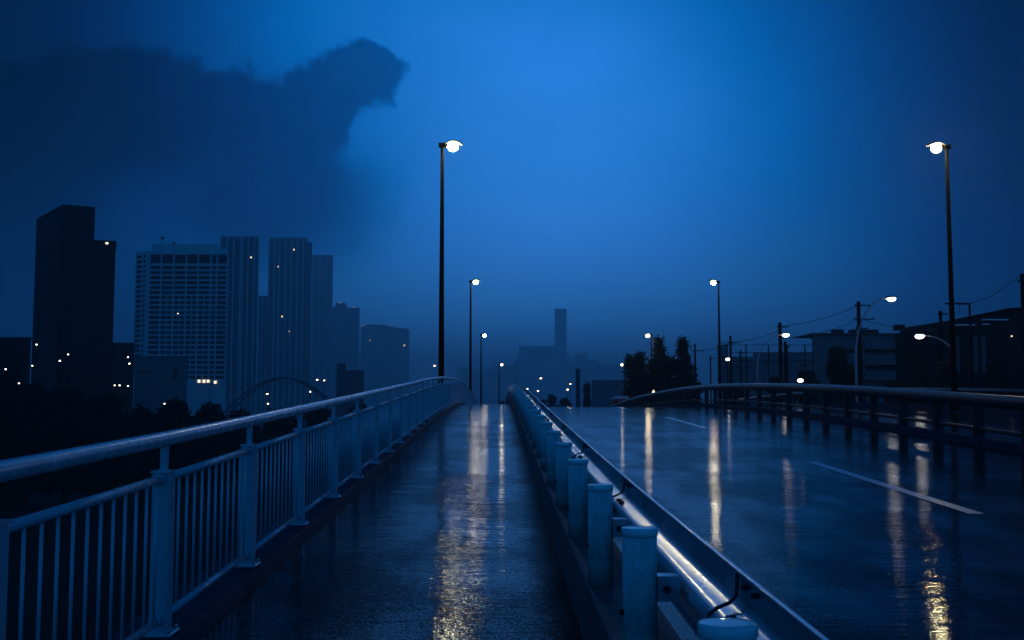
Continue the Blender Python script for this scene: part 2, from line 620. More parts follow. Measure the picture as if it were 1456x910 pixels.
# ================================================================== guardrail between walkway and road
GX = .575
gr = thing('guardrail', 'steel guardrail with round capped posts and a corrugated beam between walkway and near carriageway', 'guardrail', (GX, 6, prof(6) + .36))
ctr = [(.836, .842), (.834, .851), (.841, .858), (.850, .853), (.852, .84), (.852, .75), (.846, .732), (.830, .720), (.795, .706), (.772, .694), (.757, .676), (.751, .655),
       (.751, .640), (.757, .619), (.772, .601), (.795, .589), (.830, .575), (.846, .563), (.852, .545), (.852, .455), (.850, .442), (.841, .437), (.834, .444), (.836, .453)]
th = .005
sec = [(x - th / 2, z) for x, z in ctr] + [(x + th / 2, z) for x, z in reversed(ctr)]
MB().sweep(sec, stations(-7, 200), 0, True).build('beam', M['galv'], gr)
gp = None
gp_ys = [2.68 + 1.65 * i for i in range(-5, 95)]
for i, y in enumerate(gp_ys):
    loc = on(GX, y, .36) - gr.location
    if gp is None:
        gp = MB().lathe((0, 0, 0), [(.070, 0), (.070, .53)], 28).build('post', M['post'], gr, off=(0, 0, 0))
        gp.location = loc
        parts = [gp]
        parts.append(MB().lathe((0, 0, .522), [(.073, 0), (.075, .004), (.075, .026), (.072, .031), (.066, .0325), (.045, .034), (.002, .0352)], 28).build('cap', M['post_cap'], gp, off=(0, 0, 0)))
        parts.append(MB().lathe((0, 0, -.001), [(.0715, 0), (.0715, .135), (.0705, .138)], 28).build('base_sleeve', M['sleeve'], gp, off=(0, 0, 0)))
        parts.append(MB().box((.112, 0, .315), (.09, .085, .10)).build('bracket', M['galv'], gp, off=(0, 0, 0)))
        for s_ in (-1, 1):
            parts.append(MB().tube([(.10, s_ * .043, .315), (.10, s_ * .066, .315)], .017, 6).build('bolt', M['bolt'], gp, off=(0, 0, 0)))
        parts.append(MB().tube([(-.069, -.01, .22), (-.084, -.01, .22)], .014, 6).build('post_bolt', M['bolt'], gp, off=(0, 0, 0)))
    else:
        c = inst(gp, loc, gr)
        for q in parts[1:]:
            inst(q, (0, 0, 0), c)
# beam joints: bolt clusters and a bent strap hooked over the beam
for i, y in enumerate([3.55 + 2.0 * 1.65 * k for k in range(0, 14)]):
    for sx in (-.07, .07):
        for (x, z) in ((.852, .815), (.800, .712), (.753, .66), (.852, .50)):
            if i < 7:
                MB().tube([on(x - .028, y + sx, z), on(x + .004, y + sx, z)], .010, 8).build('splice_bolt', M['bolt'], gr)
    pts = [on(.728, y + .19, .58), on(.728, y + .19, .66), on(.738, y + .19, .698), on(.765, y + .19, .720), on(.81, y + .19, .738), on(.832, y + .19, .76), on(.838, y + .19, .80), on(.838, y + .19, .84)]
    MB().tube(pts, .007, 8).build('strap', M['bolt'], gr)

# ================================================================== median guardrail on the far side of the road
MX = 10.27
mg = thing('guardrail', 'dark guardrail with thick round top beam along the far edge of the road', 'guardrail', (MX, 24, prof(24)))
MB().sweep([(MX - .10, .70), (MX - .13, .76), (MX - .13, .86), (MX - .09, .94), (MX - .02, .975), (MX + .05, .96), (MX + .10, .90), (MX + .11, .78), (MX + .08, .70)], stations(-8, 200), 0, True).build('top_beam', M['dark_rail'], mg)
MB().sweep([(MX - .06, .18), (MX - .07, .22), (MX - .06, .26), (MX + .06, .26), (MX + .06, .18)], stations(-8, 200)).build('lower_beam', M['dark_rail'], mg)
mp = None
for i in range(92):
    y = 3.6 + 2.1 * i
    loc = on(MX, y, 0) - mg.location
    if mp is None:
        mp = MB().box((0, 0, .37), (.18, .20, .68)).build('post', M['dark_rail'], mg, off=(0, 0, 0))
        mp.modifiers.new('b', 'BEVEL').width = .012
        mp.location = loc
    else:
        inst(mp, loc, mg)
og = thing('guardrail', 'low dark guardrail on the outer edge of the opposite carriageway', 'guardrail', (17.72, 24, prof(24)))
MB().sweep([(17.62, .52), (17.60, .70), (17.66, .80), (17.76, .80), (17.80, .70), (17.78, .52)], stations(-8, 200)).build('beam', M['dark_rail'], og)
op = None
for i in range(50):
    loc = on(17.71, 3 + 4 * i, 0) - og.location
    if op is None:
        op = MB().box((0, 0, .31), (.14, .14, .44)).build('post', M['dark_rail'], og, off=(0, 0, 0)); op.location = loc
    else:
        inst(op, loc, og)

# ================================================================== bridge lamps, in pairs on both sides
LAMP_Y = [39.5, 81.4, 119, 162]
LH = 10.12


def bridge_lamp(x, y, s, label, glow='lamp'):
    b = on(x, y, -.05)
    t = thing('street_lamp', label, 'street lamp', b, 'tall lamps in pairs along the bridge')
    MB().tube([b, b + Vector((0, 0, .35)), b + Vector((0, 0, .36)), b + Vector((0, 0, LH - .12))], [.15, .15, .115, .062], 14).build('pole', M['pole'], t)
    MB().box(b + Vector((s * .03, 0, LH - .07)), (.34, .20, .15)).build('bracket', M['pole'], t)
    # shallow curved hood pointing over the road
    h = MB()
    n, rows = 9, 14
    Pt, Fc = [], []
    for i in range(rows + 1):
        u = i / rows
        xx = .10 + u * .66
        wv = .20 * math.sin(math.pi * min(1, .18 + .82 * u)) ** .6 * (1 if u < 1 else .2) + .03
        hz = LH - .02 + .16 * math.sin(math.pi * (.1 + .8 * u))
        for k in range(n):
            a = math.pi * k / (n - 1)
            Pt.append(b + Vector((s * xx, -wv * math.cos(a), hz - .10 + .10 * math.sin(a))))
        for k in range(n):
            a = math.pi * k / (n - 1)
            Pt.append(b + Vector((s * xx, -(wv - .012) * math.cos(a), hz - .105 + .085 * math.sin(a))))
    q = 2 * n
    for i in range(rows):
        for k in range(n - 1):
            Fc.append((i * q + k, i * q + k + 1, (i + 1) * q + k + 1, (i + 1) * q + k))
            Fc.append((i * q + n + k + 1, i * q + n + k, (i + 1) * q + n + k, (i + 1) * q + n + k + 1))
        Fc.append((i * q, (i + 1) * q, (i + 1) * q + n, i * q + n))
        Fc.append((i * q + n - 1, i * q + 2 * n - 1, (i + 1) * q + 2 * n - 1, (i + 1) * q + n - 1))
    h.add(Pt, Fc, True)
    h.build('hood', M['hood'], t)
    MB().ball(b + Vector((s * .40, 0, LH - .145)), .135, 14, 8, 1.45, 1.0, 1.15).build('lamp_glass', M[glow], t)


names = ['nearest and tallest lamp standing just outside the left railing', 'second lamp behind the left railing before the bridge crest',
         'third lamp past the crest at the left, its head level with the far towers', 'smallest lamp past the crest, seen above the end of the walkway']
namesr = ['tallest lamp at the far right of the road, its head turned left', 'second lamp at the right of the road, against the sky right of the conifers',
          'lamp with its head just above the dark conifers', 'small lamp at the left edge of the dark conifers']
for k, y in enumerate(LAMP_Y):
    bridge_lamp(-2.12, y, 1, names[k], ('lamp', 'lamp_mid', 'lamp_low', 'lamp_dim')[k])
    bridge_lamp(17.15, y, -1, namesr[k], ('lamp', 'lamp_mid', 'lamp_mid', 'lamp_dim')[k])

# ================================================================== lamps of the side roads and the shore


def small_lamp(px, py, d, label, arm=0.0, pole=True, size=.16, mat='lamp_far', group='small shore lamps', pale=False, bulb=(1.3, 1, .8)):
    p = at(px, py, d)
    bx = p.x - arm
    bz = terrain_z(bx, p.y)
    t = thing('street_lamp', label, 'street lamp', (bx, p.y, bz), group)
    pm_ = M['palepole'] if pale else M['pole']
    if abs(arm) > .6:
        top = p.z - bz
        pts = [Vector((bx, p.y, bz)), Vector((bx, p.y, bz + top * .80))]
        c0 = pts[-1]
        dzz = top * .20 + .10
        for i in range(1, 10):
            a = i / 9 * math.pi / 2
            pts.append(c0 + Vector((arm * .92 * (1 - math.cos(a)), 0, dzz * math.sin(a) * (1.0))))
        rr = [.10] + [.075] + [.06 - .002 * i for i in range(9)]
        MB().tube(pts, rr, 10).build('pole', pm_, t)
        e = pts[-1]
        MB().ball(e + Vector((arm * .10, 0, .06)), .22, 12, 6, 1.7, .9, .45).build('hood', pm_, t)
        MB().ball(e + Vector((arm * .11, 0, -.06)), size, 12, 6, 1.4, 1.0, .75).build('lamp_glass', M[mat], t)
    else:
        MB().tube([(bx, p.y, bz), (bx, p.y, p.z - size * .75)], [.09, .05], 8).build('pole', pm_, t)
        MB().lathe((bx, p.y, p.z + size * .70), [(size * 1.25, 0), (size * .8, size * .35), (.02, size * .55)], 10).build('hood', pm_, t)
        MB().ball(p, size, 10, 6, *bulb).build('lamp_glass', M[mat], t)
    return t


small_lamp(1266, 426, 65, 'pale street lamp with a long curved arm in front of the low apartment block', 2.25, size=.20, mat='lamp_white', group='curved arm lamps', pale=True)
small_lamp(1116, 477, 100, 'pale street lamp with a long curved arm beside the tallest utility pole', 2.7, size=.25, mat='lamp_white', group='curved arm lamps', pale=True)
small_lamp(1309, 479, 76, 'curved arm lamp pointing left in front of the dark sloping roof building', -2.5, size=.24, mat='lamp_white', group='curved arm lamps', pale=True)
small_lamp(1164, 515, 150, 'round white lamp in front of the tree mass at right', 0, size=.22, mat='lamp_white', group='round lamps at right')
small_lamp(1035, 511, 150, 'round white lamp right of the second right bridge lamp', 0, size=.24, mat='lamp_white', group='round lamps at right')
small_lamp(1138, 541, 85, 'low white lamp lighting a small green bush', 0, size=.18, mat='lamp_white', group='round lamps at right')
shore = [(52, 490, 150, 'shore lamp low on the left side of the black tower'), (97, 504, 150, 'brightest shore lamp at the foot of the black tower'),
         (85, 513, 160, 'shore lamp slightly left of and below the brightest one at the black tower'), (46, 520, 160, 'shore lamp at the left foot of the black tower'),
         (8, 525, 140, 'shore lamp at the extreme left edge of the picture'), (27, 545, 130, 'low dim lamp among the trees at far left'),
         (182, 508, 200, 'upper lamp between the black tower and the hotel'), (184, 517, 200, 'lower lamp between the black tower and the hotel'),
         (163, 548, 170, 'left one of two lamps close together at the foot of the black tower wing'), (170, 548, 170, 'right one of two lamps close together at the foot of the black tower wing'),
         (182, 549, 180, 'lamp beside the pale low block under the hotel'), (234, 574, 160, 'lamp on the bank below the hotel, lowest at left'),
         (381, 557 + 17, 200, 'lamp just above the railing under the twin towers'), (451, 540, 260, 'left one of two lamps above the railing under the tall towers'),
         (461, 541, 260, 'right one of two lamps above the railing under the tall towers'), (441, 557, 230, 'lamp close above the railing below the pair of lamps'),
         (380, 560, 260, 'lamp beside the arch bridge'), (769, 538, 300, 'lamp in front of the white plant, left of its middle'),
         (765, 556, 260, 'lamp rising from the dark hedge before the white plant'), (811, 546, 300, 'upper lamp at the right end of the white plant'),
         (807, 554, 300, 'lower lamp at the right end of the white plant'), (750, 553, 280, 'lamp above the crest of the guardrail'),
         (618, 520, 420, 'faint lamp left of the nearest bridge lamp')]
for (px, py, d, lab) in shore:
    small_lamp(px, py, d, lab, size=.00066 * d * random.uniform(.85, 1.15), mat='lamp_far', bulb=(1.2, 1, .8))

# ================================================================== buildings


def wx(px, d):
    return at(px, 570, d).x


def wz(py, d):
    return at(728, py, d).z


def tower_box(mb, px0, px1, py, d, dep, z0=None):
    x0, x1 = wx(px0, d), wx(px1, d)
    z0 = -10.4 if z0 is None else z0
    k = x1 / d if (x0 + x1) < 0 else x0 / d      # turned so that its flank runs away from the bridge
    mb.prism([(x0, d), (x1, d), (x1 + k * dep, d + dep), (x0 + k * dep, d + dep)], z0, wz(py, d))
    return x0, x1


def lit(parent, px, py, d, w_=1.2, h_=1.2, mat='winlit'):
    p = at(px, py, d)
    sx, sz = w_ * d / F, h_ * d / F
    MB().box((p.x, d - .06, p.z), (sx * 1.6, .12, sz * 1.6)).build('lit_window', M[mat], parent)


def beacon(parent, px, py, d, r=.9):
    p = at(px, py, d)
    MB().ball((p.x, p.y + 2, p.z), r * d / F, 8, 5).build('beacon', M['red'], parent)


# --- black slab tower at left
d = 220
bt = thing('office_tower', 'black slab tower with a raked roof line, nearest of the skyline at left', 'tower', (wx(85, d), d, -10.5))
A, B, Cc, D = at(43, 570, 238), at(80, 570, d), at(127, 570, 223), at(92, 570, 243)
ztop = wz(292, d)
MB().prism([(A.x, A.y), (B.x, B.y), (Cc.x, Cc.y), (D.x, D.y)], -10.4, ztop).build('wall', M['black_stone'], bt)
MB().prism([(B.x + .1, B.y - .15), (B.x + 1.2, B.y - .15), (B.x + 1.2, B.y + 1), (B.x + .1, B.y + 1)], -10.4, ztop - .3).build('corner_pier', M['black_stone'], bt)
e1 = Vector((wx(124, d + 3), d + 3, 0)); e2 = Vector((wx(158, d + 5), d + 5, 0))
zw = wz(349, d)
MB().prism([(e1.x + .02, e1.y + .5), (e2.x, e2.y), (e2.x - 5.6, e2.y + 15), (e1.x - 5.4, e1.y + 15)], -10.4, zw).build('wing', M['black_stone'], bt)
MB().prism([(e1.x + .04, e1.y + 1.2), (e2.x - .1, e2.y + .7), (e2.x - 2.8, e2.y + 7), (e1.x - 2.6, e1.y + 7)], zw, wz(338, d)).build('roof_storey', M['black_stone'], bt)
for k in range(13):
    z = zw - 2 - k * 2.6
    for j in range(2):
        x = e1.x + (e2.x - e1.x) * (.28 + .46 * j)
        MB().box((x, e1.y + .5 + (e2.y - e1.y - .5) * (.28 + .46 * j) - .03, z), (1.6, .1, 1.2)).build('window', M['glass'], bt)
tp = at(100, 292, 228)
MB().box((tp.x, tp.y, ztop + .25), (.9, .9, .5)).build('roof_hut', M['black_stone'], bt)
MB().box((at(142, 343, d).x, e1.y + 1.0, wz(343, d)), (.5, .2, .35)).build('roof_lamp', M['winlit'], bt)

# --- hotel with window grid
d = 420
ht = thing('hotel', 'wide hotel block with a grid of dark windows, right of the black tower', 'hotel', (wx(260, d), d, -10.5))
edges = [208, 225, 243, 261, 278, 296, 305, 320]
X = [wx(p, d) for p in edges]
zt = wz(360, d)
core = MB().prism([(X[0], d), (X[-1], d), (X[-1] - 8.6, d + 33), (X[0] - 8.6, d + 33)], -10.4, zt)
rows = [(363, 375.5)] + [(379.2 + 7.05 * k, 383.9 + 7.05 * k) for k in range(23)]
for x in X:
    core.box((x, d - .35, (zt - 10.4) / 2), (.55, .8, zt + 10.4 - .02))
prev = 360
for (a, b) in rows + [(546, 560)]:
    z0, z1 = wz(a, d), wz(prev, d)
    core.box(((X[0] + X[-1]) / 2, d - .25, (z0 + z1) / 2), (X[-1] - X[0] - .02, .62, z1 - z0))
    prev = b
core.build('wall', M['hotel'], ht)
ph = MB()
ph.prism([(wx(207, d) + .3, d + 2), (wx(304, d), d + 2), (wx(304, d) - 5, d + 20), (wx(207, d) - 4, d + 20)], zt, wz(347, d))
ph.prism([(wx(304, d) + .05, d + 1), (X[-1] - .3, d + 1), (X[-1] - 5.2, d + 18), (wx(304, d) - 4.8, d + 18)], zt, wz(353, d))
ph.build('penthouse', M['hotel'], ht)
sw = MB()
xl0, xl1 = wx(187.5, d + 6), X[0]
ztl = wz(359.5, d + 6)
sw.prism([(xl0, d + 6), (xl1 - .55, d + .6), (xl1 - 6, d + 28), (xl0 - 8, d + 30)], -10.4, ztl)
ang = math.atan2(-5.4, xl1 - xl0)
for k in range(25):
    z = wz(368 + 7.05 * k, d)
    sw.box(((xl0 + xl1) / 2, d + 3.1, z), ((xl1 - xl0) * .99, .8, .75), ang)
sw.build('side_wing', M['hotel'], ht)
glass_rest = MB()
cnt = 0
wcache = {}
for r, (a, b) in enumerate(rows):
    for j in range(len(X) - 1):
        x0, x1 = X[j] + .27, X[j + 1] - .27
        z0, z1 = wz(b, d), wz(a, d)
        c = ((x0 + x1) / 2, d - .03, (z0 + z1) / 2)
        if cnt < 98:
            key = (j, r == 0)
            cnt += 1
            if key not in wcache:
                o = MB().box((0, 0, 0), (x1 - x0, .10, z1 - z0)).build('window', M['glass'], ht, off=(0, 0, 0))
                o.location = Vector(c) - ht.location
                wcache[key] = o
            else:
                inst(wcache[key], Vector(c) - ht.location, ht)
        else:
            glass_rest.box(c, (x1 - x0, .10, z1 - z0))
for r in range(24):
    z = wz(364.5 + 7.05 * r, d)
    for j in range(2):
        t_ = .27 + .46 * j
        glass_rest.box((xl0 + (xl1 - xl0) * t_, d + 6 - 5.4 * t_ - .10, z), ((xl1 - xl0) * .40, .3, 1.25), ang)
tag(glass_rest.build('window', M['glass'], ht), kind='stuff')
# thin mullions in the lower storeys
mu = MB()
for x0, x1 in zip(X[1:5], X[2:6]):
    mu.box(((x0 + x1) / 2, d - .2, (wz(421, d) - 10) / 2), (.35, .5, wz(421, d) + 10))
mu.build('mullion', M['hotel'], ht)
lit(ht, 253, 447, d - .1, 1.3, 2.2)
for px in (283, 290, 296, 306):
    lit(ht, px, 542 + (px == 306) * 1.5, d - .7, 2.0, 2.2)
bp = at(231, 347, d + 4)
MB().tube([(bp.x, bp.y, wz(347, d)), (bp.x, bp.y, wz(338, d))], .12, 6).build('mast', M['dark_rail'], ht)
MB().ball((bp.x, bp.y, wz(337.5, d)), .75, 8, 5).build('mast_ball', M['dark_rail'], ht)
MB().box((at(243, 346, d).x, d + 4, wz(346, d) + .4), (1, 1, .9)).build('roof_box', M['dark_rail'], ht)


# --- striped high-rise towers
def striped(label, sections, d, dep, piers, lits=(), beacons=(), name='apartment_tower', slots=None):
    t = thing(name, label, 'tower', (wx((sections[0][0] + sections[0][1]) / 2, d), d, -10.5), 'towers of the hazy skyline')
    wmb = MB()
    for (a, b, py, dd, dp) in sections:
        tower_box(wmb, a, b, py, dd, dp)
    wmb.build('wall', M['tower'], t)
    for (px, w_, py) in piers:
        z1 = wz(py, d)
        MB().box((wx(px, d), d - .35, (z1 - 10.4) / 2), (w_ * d / F, .9, z1 + 10.4)).build('pier', M['pier'], t)
    if slots:
        a, b, y0, y1, step = slots
        fl = MB()
        py = y0
        while py < y1:
            fl.box(((wx(a, d) + wx(b, d)) / 2, d - .03, wz(py, d)), (wx(b, d) - wx(a, d) - .4, .14, step * .42 * d / F))
            py += step
        fl.build('window_band', M['glass'], t)
    for (px, py) in lits:
        lit(t, px, py, d - .1, 1.2, 1.3)
    for (px, py) in beacons:
        beacon(t, px, py, d)
    return t


striped('slim tower with vertical piers directly behind the right end of the hotel', [(308, 364.5, 337, 800, 30)], 800, 30,
        [(p, 1.5, 337.5) for p in (309, 319, 328, 338, 341, 349, 358, 364)], [(357, 366)], slots=(309, 364, 345, 560, 5.2))
striped('low tower filling the gap between the two tallest twin towers', [(364, 379, 421, 1000, 30)], 1000, 30,
        [(p, .8, 422) for p in (366, 371, 376)], slots=(364, 379, 428, 560, 5))
striped('tall tower with pale piers and a lower right corner, second of the tallest pair', [(378, 434, 338.5, 1150, 32), (434.2, 440.5, 345, 1155, 30)], 1150, 30,
        [(p, 1.5, 339) for p in (379, 387, 394, 403, 411, 420, 428)], [(396, 379), (418, 355), (401, 450), (412, 471)], slots=(378, 434, 346, 560, 4.6))
striped('flat topped tower paler than its left neighbour', [(441, 471, 363, 1900, 50)], 1900, 50,
        [(p, .6, 364) for p in (443, 452, 461, 469.5)])
striped('lower stepped tower with a roof hut, between the flat topped tower and the rounded block', [(470.5, 510, 437.5, 2200, 40), (475, 491, 431, 2208, 20)], 2200, 40,
        [(p, .6, 438) for p in (473, 479, 486, 493, 501, 508)], (), [(483, 430.5), (503, 436.5)])
# rounded pale block
d = 3000
gt = thing('apartment_tower', 'pale wide block with a gently arched roof, last of the left skyline', 'tower', (wx(545, d), d, -10.5), 'towers of the hazy skyline')
ptsx = [512, 518, 528, 540, 550, 558, 566, 578.5]
tops = [466, 463, 461.5, 461.5, 463, 465, 466.5, 467.5]
gm = MB()
fr_ = [(wx(p, d), d) for p in ptsx]
bk_ = [(wx(p, d), d + 70) for p in reversed(ptsx)]
gm.prism(fr_ + bk_, -10.4, [wz(q, d) for q in tops] + [wz(q, d) for q in reversed(tops)])
gm.build('wall', M['tower'], gt)
for px in (520, 532, 545, 560, 572):
    MB().box((wx(px, d), d - .4, wz(520, d)), (1.0, .9, wz(470, d) - wz(570, d))).build('pier', M['pier'], gt)
lit(gt, 575, 491, d - .1, 1.5, 1.8)
lit(gt, 526, 484, d - .1, .9, .8)
for q in ((516, 463), (519, 461.5), (556, 463), (578, 467)):
    beacon(gt, *q, d, .7)


def block(label, px0, px1, py, d, dep, mat, name='building', cat='building', group=None, z0=-10.4, extra=None):
    t = thing(name, label, cat, (wx((px0 + px1) / 2, d), d, z0), group)
    m_ = MB()
    tower_box(m_, px0, px1, py, d, dep, z0)
    m_.build('wall', M[mat], t)
    x0, x1 = wx(px0, d), wx(px1, d)
    zt_ = wz(py, d)
    pw = max(.25, .6 * d / F)
    pr = MB()
    pr.box(((x0 + x1) / 2, d - .05, zt_ + pw * .4), (x1 - x0 + pw, .5, pw))
    pr.build('parapet', M[mat], t)
    for (a, b, c, e) in (extra or ()):
        MB().box(((wx(a, d) + wx(b, d)) / 2, d - .06, (wz(c, d) + wz(e, d)) / 2), (wx(b, d) - wx(a, d), .16, wz(c, d) - wz(e, d))).build('window', M['glass'], t)
    return t


block('black low block at the extreme left of the picture', -30, 41, 482, 180, 14, 'dark_wall', extra=[(4, 12, 500, 506), (18, 26, 500, 506)])
block('dark low block filling the gap between the black tower and the hotel', 152, 189, 489, 270, 14, 'dark_wall', extra=[(160, 166, 500, 505), (172, 178, 500, 505)])
block('pale low block standing in front of the hotel base', 190, 265, 508, 330, 20, 'mid_wall', extra=[(196, 212, 528, 531), (246, 251, 525, 540)])
block('dark stepped block at the foot of the stepped tower', 491, 517, 527, 600, 20, 'dark_wall', extra=[(495, 500, 532, 536)])
block('small dark block just left of the stepped block', 478, 491, 517, 640, 20, 'dark_wall', extra=[(481, 484, 524, 530)])
for i, (a, b, c, d_, lab) in enumerate([(649, 664, 521, 5200, 'narrow far block seen right of the nearest lamp pole'), (664, 699, 525, 5200, 'wide far block behind the second and third left lamps'),
                                      (699, 729, 520, 5200, 'far block behind the smallest left lamp'), (580, 640, 545, 4400, 'low far block left of the nearest lamp pole'),
                                      (818, 836, 503, 5200, 'tall far block right of the chimney'), (836, 850, 512, 5200, 'far block with a thin roof right of the chimney'),
                                      (850, 900, 517, 5200, 'wide far block left of the conifers')]):
    block(lab, a, b, c, d_, 40, 'tower', group='far blocks lost in the haze', extra=[(a + 2, a + 4, c + 6, c + 9), (b - 5, b - 3, c + 6, c + 9)])

# --- white plant with chimney
d = 3700
wp = thing('waste_plant', 'white windowless plant building with a tall square chimney beyond the bridge', 'factory', (wx(778, d), d, -10.5))
m_ = MB()
m_.prism([(wx(738, d), d), (wx(789, d), d), (wx(789, d), d + 50), (wx(738, d), d + 50)], -10.4, wz(492, d))
m_.prism([(wx(789, d) + .05, d + .3), (wx(806, d), d + .3), (wx(819, d), d + .3), (wx(819, d), d + 48), (wx(806, d), d + 48), (wx(789, d) + .05, d + 48)], -10.4,
         [wz(505, d), wz(507, d), wz(516, d), wz(516, d), wz(507, d), wz(505, d)])
m_.build('wall', M['white_wall'], wp)
ch = MB()
zc0, zc1 = wz(520, d), wz(439, d)
ch.prism([(wx(789, d) + .3, d - 1), (wx(806, d), d - 1), (wx(806, d), d + 9), (wx(789, d) + .3, d + 9)], zc0, zc1)
chim = ch.build('chimney', M['white_wall'], wp)
MB().prism([(wx(788.6, d), d - 1.3), (wx(806.4, d), d - 1.3), (wx(806.4, d), d + 9.3), (wx(788.6, d), d + 9.3)], zc1, zc1 + .6).build('chimney_rim', M['mid_wall'], chim)
for q in ((751.5, 757.5, 498.5, 503), (769.5, 776, 498.5, 503)):
    a, b, c, e = q
    MB().box(((wx(a, d) + wx(b, d)) / 2, d - .1, (wz(c, d) + wz(e, d)) / 2), (wx(b, d) - wx(a, d), .3, wz(c, d) - wz(e, d))).build('window', M['glass'], wp)
for (a, b, c) in ((766, 773, 521), (803, 810, 521.5), (805, 810, 534), (752, 756, 521)):
    MB().box(((wx(a, d) + wx(b, d)) / 2, d - .1, wz(c, d)), (wx(b, d) - wx(a, d), .3, .8)).build('louvre', M['glass'], wp)
ls = MB()
ls.prism([(wx(727, d), d + 3), (wx(737.5, d), d + 3), (wx(737.5, d), d + 30), (wx(727, d), d + 30)], -10.4, [wz(520, d), wz(510, d), wz(510, d), wz(520, d)])
ls.build('stair_annex', M['mid_wall'], wp)
for k in range(4):
    MB().box((wx(734.5, d), d + 2.9, wz(520 + 9 * k, d)), (3, .3, 2.2)).build('window', M['glass'], wp)
block('narrow dark block at the right end of the white plant', 818.6, 825, 525, 420, 12, 'dark_wall', extra=[(820, 822, 532, 535)])
block('long low pale hall between the round tree and the conifers', 842, 892, 541, 420, 14, 'mid_wall', extra=[(848, 852, 548, 551), (864, 868, 548, 551), (876, 880, 548, 551)])

# --- right side: pale halls, stack, apartment block, dark sloping building
RZ = -2.4
block('hazy pale hall behind the utility poles', 1022, 1076, 508, 330, 20, 'mid_wall', z0=-10.4, extra=[(1030, 1036, 520, 524), (1046, 1052, 520, 524), (1062, 1068, 520, 524)])
block('wide pale hall with a stepped roof behind the net fence', 1072, 1162, 502, 300, 20, 'mid_wall', z0=-10.4, extra=[(1084, 1092, 515, 519), (1112, 1120, 515, 519), (1138, 1146, 518, 522)])
d = 420
st = thing('stack_tower', 'slim tower with a railed platform on top beside the second right lamp', 'tower', (wx(1030, d), d, -10.5))
MB().prism([(wx(1024, d), d), (wx(1036, d), d), (wx(1036, d), d + 4), (wx(1024, d), d + 4)], -10.4, wz(492, d)).build('shaft', M['tower'], st)
pf = MB()
pf.box((wx(1030, d), d + 2, wz(491, d)), (4.2, 5, .5))
for px in (1024.5, 1028, 1032, 1036):
    pf.tube([(wx(px, d), d, wz(491, d)), (wx(px, d), d, wz(486, d))], .1, 5)
pf.tube([(wx(1024, d), d, wz(487, d)), (wx(1036.5, d), d, wz(487, d))], .12, 5)
pf.build('platform', M['tower'], st)

d = 130
ab = thing('apartment_block', 'pale three storey apartment block with long balcony bands behind the curved arm lamp', 'building', (wx(1230, d), d, terrain_z(wx(1230, d), d)))
zb = terrain_z(wx(1230, d), d) + .02
m_ = MB()
m_.prism([(wx(1158, d), d), (wx(1322, d), d), (wx(1322, d) * (d + 11) / d, d + 11), (wx(1158, d) * (d + 11) / d, d + 11)], zb, wz(475, d))
m_.build('wall', M['pale_wall'], ab)
for k, (a, b) in enumerate(((487, 501.5), (509.5, 525), (531, 541))):
    # recessed dark galleries between the pale balcony fronts
    for (p0, p1) in ((1232, 1284), (1292, 1318), (1180, 1226)):
        MB().box(((wx(p0, d) + wx(p1, d)) / 2, d - .04, (wz(b, d) + wz(b - 6, d)) / 2), (wx(p1, d) - wx(p0, d), .1, .52)).build('window', M['glass'], ab)
    MB().box(((wx(1228, d) + wx(1320, d)) / 2, d - .5, wz(a + 4.5, d)), (wx(1320, d) - wx(1228, d), .95, .85)).build('balcony', M['pale_wall'], ab)
    for px in (1240, 1262, 1284, 1304):
        MB().box((wx(px, d), d - .28, wz(b - 3, d)), (.12, .4, .55)).build('balcony_post', M['pale_wall'], ab)
MB().box((wx(1240, d), d + 4, wz(475, d) + .07), (wx(1322, d) - wx(1158, d) + .4, 9, .14)).build('roof', M['mid_wall'], ab)
for px, w_ in ((1204, 1.2), (1250, 2.0), (1226, .6)):
    MB().box((wx(px, d), d + 3, wz(475, d) + .45), (w_, 1.4, .62)).build('roof_unit', M['dark_wall'], ab)

d = 92
db = thing('warehouse', 'black building with a rising sloped roof and pale strip windows at the right edge', 'building', (wx(1400, d), d, terrain_z(wx(1400, d), d)))
zb = terrain_z(wx(1400, d), d) + .02
ex = [1275, 1290, 1353, 1440, 1620]
ty = [478, 465, 455, 437, 430]
fr_ = [(wx(p, d), d) for p in ex]
bk_ = [(wx(p, d) * (d + 14) / d, d + 14) for p in reversed(ex)]
MB().prism(fr_ + bk_, zb, [wz(q, d) for q in ty] + [wz(q, d) for q in reversed(ty)]).build('wall', M['dark_wall'], db)
for (a, b, c) in ((1361, 1389, 461.5), (1400, 1437, 454), (1400, 1410, 460.5)):
    MB().box(((wx(a, d) + wx(b, d)) / 2, d - .1, wz(c, d)), (wx(b, d) - wx(a, d), .18, .11)).build('strip_light', M['white_paint'], db)
for (a, b) in ((1356, 1366), (1374, 1392), (1398, 1404)):
    MB().box(((wx(a, d) + wx(b, d)) / 2, d - .03, (wz(478, d) + wz(530, d)) / 2), (wx(b, d) - wx(a, d), .1, wz(478, d) - wz(530, d))).build('panel', M['mid_wall'], db)
for px in (1300, 1322, 1345, 1378, 1420):
    MB().box((wx(px, d), d - .3, (wz(470, d) + zb) / 2), (.5, .6, wz(470, d) - zb)).build('column', M['dark_wall'], db)
lit(db, 1419, 474, d - .1, .9, 3.5)
lit(db, 1438, 478, d - .1, .7, .9)
MB().box((wx(1300, d), d + 3, wz(462, d)), (.8, .8, .5)).build('roof_unit', M['dark_wall'], db)
